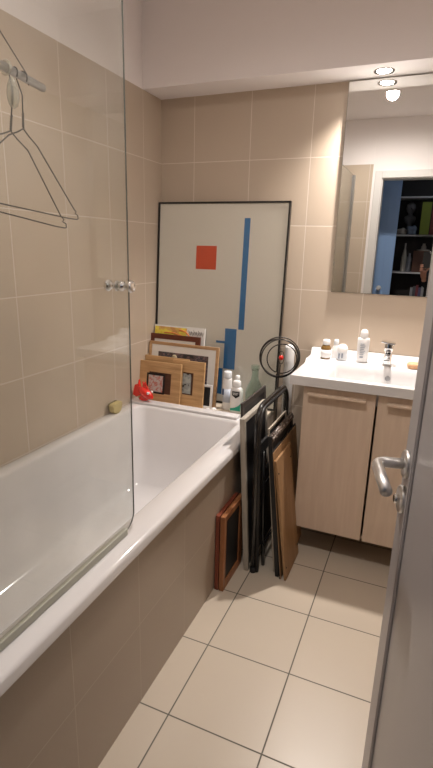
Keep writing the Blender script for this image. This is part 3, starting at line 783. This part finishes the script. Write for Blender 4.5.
bm = new(); box(bm, (-.125, -.006, 0), (.125, .006, .612)); obj('board', bm, M['woodboard'], t, bevel=.002)
for x, z in ((-.108, .545), (-.108, .06), (.108, .545), (.108, .06)):
    obj('screw', lathe(new(), [(.004, 0), (.0035, .002), (.002, .003)], 12, 0, Matrix.Translation((x, -.006, z)) @ RX), M['black'], t)

# ------------------------------------------------------------------ hall: blue door, shelves and what stands on them
t = thing('blue_door', 'light blue open door leaf in the hall, seen in the mirror', 'door', (.87, -3.28, 0))
bm = new(); box(bm, (-.25, -.02, .01), (.262, .02, 2.32)); obj('leaf', bm, M['blue'], t, bevel=.003)
bm = new()
for x0, x1, z0, z1 in ((.155, .163, .3, 2.2), (-.2, -.19, .3, 2.2), (-.2, .163, .3, .31), (-.2, .163, 2.19, 2.2)): box(bm, (x0, .019, z0), (x1, .026, z1))
obj('moulding', bm, M['blue'], t)
RXm = Matrix.Rotation(R(-90), 4, 'X')
bm = lathe(new(), [(.028, 0), (.028, .006), (.012, .01), (.012, .03), (.022, .034), (.024, .045), (.012, .052)], 24, 0, Matrix.Translation((.14, .02, 1.135)) @ RXm); obj('knob', bm, M['white'], t)
shelf = thing('hall_shelf_unit', 'dark open shelf unit with pale shelf edges in the hall', 'shelf', (1.60, -3.95, 0))
dk = mat('dark cupboard', (.025, .022, .022), .7); pe = mat('pale shelf board', (.5, .5, .52), .6)
bm = new(); box(bm, (-.55, -.19, 0), (-.53, .15, 2.45)); obj('side_panel', bm, dk, shelf)
bm = new(); box(bm, (.53, -.19, 0), (.55, .15, 2.45)); obj('side_panel', bm, dk, shelf)
bm = new(); box(bm, (-.53, -.19, 0), (.53, -.17, 2.45)); obj('back_panel', bm, dk, shelf)
SZ = [.10, .45, .87, 1.305, 1.738, 2.165, 2.43]
for z in SZ:
    bm = new(); box(bm, (-.53, -.17, z - .018), (.53, .15, z)); obj('shelf_board', bm, pe, shelf)
def sh_obj(name, label, cat, bm, m, x, z, y=-3.86, smooth=False):
    o = obj(name, bm, m, None, loc=(x, y, z + .001), smooth=smooth); return tag(o, label, cat)
# second shelf: figure, white bundle, blue grey bundle, green book
def bundle(r, sx, sy, sz, seed):
    rnd = random.Random(seed); bm = new(); bmesh.ops.create_icosphere(bm, subdivisions=3, radius=r)
    ph_ = [rnd.uniform(0, 6) for _ in range(6)]
    for v in bm.verts:
        n_ = 1 + .14 * math.sin(9 * v.co.x / r * .6 + ph_[0]) + .12 * math.sin(8 * v.co.z / r * .7 + ph_[1]) + .08 * math.sin(11 * v.co.y / r + ph_[2])
        v.co = Vector((v.co.x * sx * n_, v.co.y * sy * n_, max(-r * .75, v.co.z * n_) * sz))
    zmin = min(v.co.z for v in bm.verts)
    for v in bm.verts: v.co.z -= zmin
    return bm
gw = mat('cream cloth', (.38, .35, .31), .9); gb = mat('grey blue cloth', (.16, .20, .27), .9)
sh_obj('cloth_bundle', 'crumpled cream cloth heap on the hall shelf beside the blue door', 'cloth', bundle(.055, 1.1, .8, .8, 1), gw, 1.155, SZ[4], smooth=True)
sh_obj('cloth_bundle', 'grey-blue cloth bundle on the hall shelf under the bust', 'cloth', bundle(.062, .95, .8, 1., 2), gb, 1.27, SZ[4], -3.83, smooth=True)
bm = new(); lathe(bm, [(.045, 0), (.05, .01), (.03, .05), (.028, .12), (.06, .15), (.07, .19), (.06, .215), (.028, .23), (.026, .25), (.046, .27), (.055, .31), (.048, .35), (.02, .372)], 20, 0, None, 1, .8)
bmesh.ops.create_cone(bm, cap_ends=True, segments=8, radius1=.012, radius2=.004, depth=.03, matrix=Matrix.Translation((.01, .05, .305)) @ Matrix.Rotation(R(-70), 4, 'X'))
sh_obj('bust_figure', 'dark grey bust figure on the upper hall shelf', 'figurine', bm, mat('stone grey', (.12, .12, .13), .7), 1.22, SZ[4], -3.98)
bm = new(); box(bm, (-.05, -.09, 0), (.05, .09, .36)); sh_obj('green_binder', 'upright olive green binder on the upper hall shelf', 'book', bm, mat('olive green card', (.16, .20, .02), .6), 1.40, SZ[4])
bm = new(); box(bm, (-.045, -.09, 0), (.045, .09, .34)); sh_obj('red_brown_binder', 'red-brown binder right of the olive green one', 'book', bm, mat('red card', (.14, .03, .025), .6), 1.505, SZ[4])
# third shelf
bm = lathe(new(), [(.026, 0), (.03, .01), (.03, .17), (.018, .24), (.010, .28), (.010, .33), (.005, .335)], 20); sh_obj('white_spray_bottle', 'tall narrow white bottle on the middle hall shelf', 'bottle', bm, gw, 1.215, SZ[3], -3.85)
bm = lathe(new(), [(.026, 0), (.028, .01), (.028, .16), (.014, .19), (.012, .22)], 20); sh_obj('grey_bottle', 'short grey bottle next to the tall white one in the hall', 'bottle', bm, mat('grey plastic', (.20, .21, .24), .5), 1.275, SZ[3], -3.88)
bm = new(); box(bm, (-.085, -.1, 0), (.085, .1, .25)); o = sh_obj('cardboard_box', 'brown cardboard box on the middle hall shelf', 'box', bm, mat('brown card', (.13, .065, .045), .8), 1.40, SZ[3], -3.93)
bm = lathe(new(), [(.07, 0), (.075, .012), (.03, .02), (.028, .05), (.016, .07), (.016, .085)], 20); sh_obj('white_dish', 'white lidded dish on top of the brown cardboard box', 'dish', bm, gw, 1.42, SZ[3] + .25, -3.93)
# fourth shelf: pile and books
for k in range(4):
    bm = new(); box(bm, (-.08 + .004 * k, -.08, 0), (.08 - .006 * k, .08, .030)); o = sh_obj('folded_towel', ['grey folded towel at the bottom', 'pale folded towel second from the bottom', 'grey folded towel third from the bottom', 'pale folded towel on top'][k] + ' of the pile on the lower hall shelf', 'towel', bm, gb if k % 2 == 0 else gw, 1.24, SZ[2] + .25 + k * .031 - .25, -3.86)
    o['group'] = 'folded towels on the hall shelf'
for k, c in enumerate(((.30, .30, .32), (.10, .10, .12), (.22, .05, .06), (.12, .10, .20), (.35, .35, .35))):
    bm = new(); box(bm, (-.014, -.08, 0), (.014, .08, .25 + .015 * (k % 3))); o = sh_obj('hall_book', ['pale grey', 'black', 'red', 'violet', 'light grey'][k] + ' book standing on the lower hall shelf', 'book', bm, mat('book cover %d' % k, c, .6), 1.345 + k * .031, SZ[2], -3.86)
    o['group'] = 'books on the lower hall shelf'

# ------------------------------------------------------------------ the photographer (seen in the mirror only)
def skin_mesh(name, verts, edges, radii, m, parent=None, root=0, sub=2):
    me = bpy.data.meshes.new(name); me.from_pydata([Vector(v) for v in verts], edges, []); me.update()
    o = bpy.data.objects.new(name, me); COL.objects.link(o)
    sk = o.modifiers.new('skin', 'SKIN')
    sv = me.skin_vertices[0].data if me.skin_vertices else None
    if sv is None:
        bm = bmesh.new(); bm.from_mesh(me); bm.verts.layers.skin.verify(); bm.to_mesh(me); bm.free(); sv = me.skin_vertices[0].data
    for i, r in enumerate(radii):
        sv[i].radius = (r, r) if not isinstance(r, tuple) else r
        sv[i].use_root = (i == root)
    sk.use_smooth_shade = True
    s = o.modifiers.new('sub', 'SUBSURF'); s.levels = sub; s.render_levels = sub
    me.materials.append(m)
    if parent: o.parent = parent
    return o
PXo, PYo = 1.73, -3.16
per = thing('person', 'person in dark clothes holding up a phone, reflected in the mirror', 'person', (PXo, PYo, 0))
s = 0
V = [(0, 0, .96), (0, -.01, 1.10), (0, -.02, 1.25), (0, -.01, 1.38), (0, .0, 1.47),                 # 0-4 spine
     (-.10, 0, .90), (-.11, .03, .50), (-.115, -.01, .09), (-.115, .11, .035),                       # 5-8 left leg
     (.10, 0, .90), (.11, .03, .50), (.115, -.01, .09), (.115, .11, .035),                           # 9-12
     (-.17, 0, 1.42), (-.22, .06, 1.19), (-.255, .27, 1.27),                                          # 13-15 arm holding the phone
     (.17, 0, 1.42), (.22, .02, 1.15), (.22, .08, .92)]                                               # 16-18
Ed = [(0, 1), (1, 2), (2, 3), (3, 4), (0, 5), (5, 6), (6, 7), (7, 8), (0, 9), (9, 10), (10, 11), (11, 12), (3, 13), (13, 14), (14, 15), (3, 16), (16, 17), (17, 18)]
Rd = [.13, .125, .135, .12, .055, .09, .06, .042, .035, .09, .06, .042, .035, .062, .048, .034, .062, .048, .034]
body = skin_mesh('body', V, Ed, [r_ * (.74 if i in (0, 1, 2, 3, 5, 9) else .88) for i, r_ in enumerate(Rd)], M['skin'], per)
def part_of(ids): return [V[i] for i in ids], [(ids.index(a), ids.index(b)) for a, b in Ed if a in ids and b in ids], [Rd[i] for i in ids]
jk = part_of([0, 1, 2, 3, 4, 13, 14, 15, 16, 17, 18])
skin_mesh('jacket', jk[0] + [(0, 0, .84)], jk[1] + [(0, 11)], [.150, .14] + jk[2][2:] + [.155], M['cloth'], per, 1)
tv = part_of([0, 5, 6, 7, 9, 10, 11]); skin_mesh('trousers', tv[0] + [(0, 0, 1.04), (-.115, -.005, .13), (.115, -.005, .13)], tv[1] + [(0, 7), (3, 8), (6, 9)], [r_ * 1.06 for r_ in tv[2]] + [.125, .05, .05], M['trouser'], per)
for s in (-1, 1):
    bm = new(); loft(bm, [[(x + s * .115, y + .05, z) for x, y, z in rring(-w_, w_, -l_, l_, h_, .035, 5)] for w_, l_, h_ in ((.046, .13, .001), (.048, .135, .02), (.044, .125, .05), (.034, .06, .085))]); obj('shoe', bm, M['black'], per)
hh = [(.221, .085, .905), (.222, .10, .865), (.222, .108, .825)]
skin_mesh('hand', hh, [(0, 1), (1, 2)], [(.024, .018), (.016, .034), (.014, .034)], M['skin'], per, 1)
for k in range(4):
    y_ = .080 + k * .019; q_ = (.075, .085, .080, .062)[k]
    skin_mesh('finger', [(.222, y_, .835), (.220, y_ + .004, .800), (.212, y_ + .008, .800 - q_ * .45), (.200, y_ + .010, .800 - q_ * .85)], [(0, 1), (1, 2), (2, 3)], [.0085, .0082, .0075, .006], M['skin'], per, 0)
skin_mesh('finger', [(.218, .118, .875), (.212, .142, .850), (.205, .152, .825), (.200, .156, .805)], [(0, 1), (1, 2), (2, 3)], [.010, .0095, .0085, .007], M['skin'], per, 0)
# head
bm = new(); bmesh.ops.create_uvsphere(bm, u_segments=28, v_segments=20, radius=1)
for v in bm.verts:
    x, y, z = v.co
    w = .075 * (1 - .22 * max(0, -z)); d = .095 * (1 - .10 * max(0, -z))
    v.co = Vector((x * w, y * d + .012 * max(0, y), z * .118))
bmesh.ops.create_cone(bm, cap_ends=True, segments=10, radius1=.014, radius2=.008, depth=.045, matrix=Matrix.Translation((0, .104, -.008)) @ Matrix.Rotation(R(18), 4, 'X'))
for s in (-1, 1): bmesh.ops.create_uvsphere(bm, u_segments=10, v_segments=8, radius=.5, matrix=Matrix.Translation((s * .075, 0, -.005)) @ Matrix.Diagonal((.018, .035, .06, 1)))
tube(bm, [(0, -.01, -.17), (0, 0, -.09)], .052, 16)
head = obj('head', bm, M['skin'], per, loc=(0, .035, 1.635), smooth=True)
for s in (-1, 1):
    e = obj('eye', lathe(new(), [(.002, -.010), (.008, -.006), (.011, 0), (.008, .006), (.002, .010)], 14, 0, Matrix.Translation((s * .029, .087, .012))), M['white'], head)
obj('mouth', tube(new(), [(-.022, .096, -.05), (0, .102, -.052), (.022, .096, -.05)], .005, 8), mat('lips', (.45, .15, .13), .5), head)
bm = new(); bmesh.ops.create_uvsphere(bm, u_segments=28, v_segments=20, radius=1)
for v in bm.verts:
    x, y, z = v.co; v.co = Vector((x * .084, y * .104 - .014, z * .118 + .018))
    if y > .35 and z < .45: v.co.y = min(v.co.y, .052)
    if z < -.4: v.co.z = max(v.co.z, -.06)
obj('hair', bm, M['hair'], head, smooth=True)
# hand holding the phone: wrist near (1.475,-2.89,1.27) -> palm under the phone
wr = Vector((1.475, -2.89, 1.272)); pm = Vector((1.462, -2.815, 1.345))
off = Vector((PXo, PYo, 0))
hv = [wr, wr.lerp(pm, .55), pm, pm + Vector((.01, .012, .022))]
he = [(0, 1), (1, 2), (2, 3)]; hr = [(.024, .019), (.032, .016), (.036, .014), (.030, .012)]
hand = skin_mesh('hand', [v - off for v in hv], he, hr, M['skin'], per, 1)
def finger(base, p1, p2, p3, r):
    return skin_mesh('finger', [Vector(q) - off for q in (base, p1, p2, p3)], [(0, 1), (1, 2), (2, 3)], [r, r * .95, r * .85, r * .7], M['skin'], per, 0)
for k in range(4):
    z = 1.360 + k * .018 - (.004 if k == 3 else 0)
    L_ = (.9, 1., 1.05, .95)[k]
    finger((1.452, -2.805, z - .012), (1.438, -2.785, z), (1.430, -2.758 + .002 * k, z + .004), (1.430 + .028 * L_, -2.736, z + .008), .0082)
finger((1.478, -2.812, 1.345), (1.500, -2.80, 1.372), (1.520, -2.785, 1.395), (1.525, -2.772, 1.415), .0098)
phn = thing('mobile_phone', 'black phone held up by the person in the doorway', 'phone', (1.482, -2.752, 1.390))
bm = new(); loft(bm, [[(x, y, z) for (x, z, _) in rring(-.038, .038, 0, .158, 0, .01, 5)] for y in (-.004, .004)], smooth=False); obj('phone_body', bm, M['black'], phn)
bm = lathe(new(), [(.008, 0), (.008, .002), (.005, .0025)], 16, 0, Matrix.Translation((.026, .004, .146)) @ RXm); obj('camera_lens', bm, M['chrome'], phn)

# ------------------------------------------------------------------ world, camera, view
w = bpy.data.worlds.new('world'); scn.world = w; w.use_nodes = True
w.node_tree.nodes['Background'].inputs[0].default_value = (.5, .45, .42, 1); w.node_tree.nodes['Background'].inputs[1].default_value = .3
light('POINT', (1.9, -3.2, 2.4), 4, (.75, .85, 1), shadow_soft_size=.15)

cx_, cy_, cz_, yaw, pitch, roll, fpx = 1.5132, -2.7192, 1.5379, .3939, -.2726, .0263, 489.81
cd = bpy.data.cameras.new('camera'); cam = bpy.data.objects.new('camera', cd); COL.objects.link(cam)
cd.sensor_fit = 'VERTICAL'; cd.sensor_height = 24; cd.lens = fpx / 768 * 24; cd.clip_start = .01
f = Vector((-math.sin(yaw) * math.cos(pitch), math.cos(yaw) * math.cos(pitch), math.sin(pitch)))
r = Vector((math.cos(yaw), math.sin(yaw), 0)); up = r.cross(f)
r2 = math.cos(roll) * r + math.sin(roll) * up; u2 = -math.sin(roll) * r + math.cos(roll) * up
mtx = Matrix((r2, u2, -f)).transposed().to_4x4(); mtx.translation = Vector((cx_, cy_, cz_)); cam.matrix_world = mtx
scn.camera = cam
vs = scn.view_settings; vs.view_transform = 'Standard'; vs.look = 'None'; vs.gamma = 1; vs.use_curve_mapping = False; vs.exposure = .12
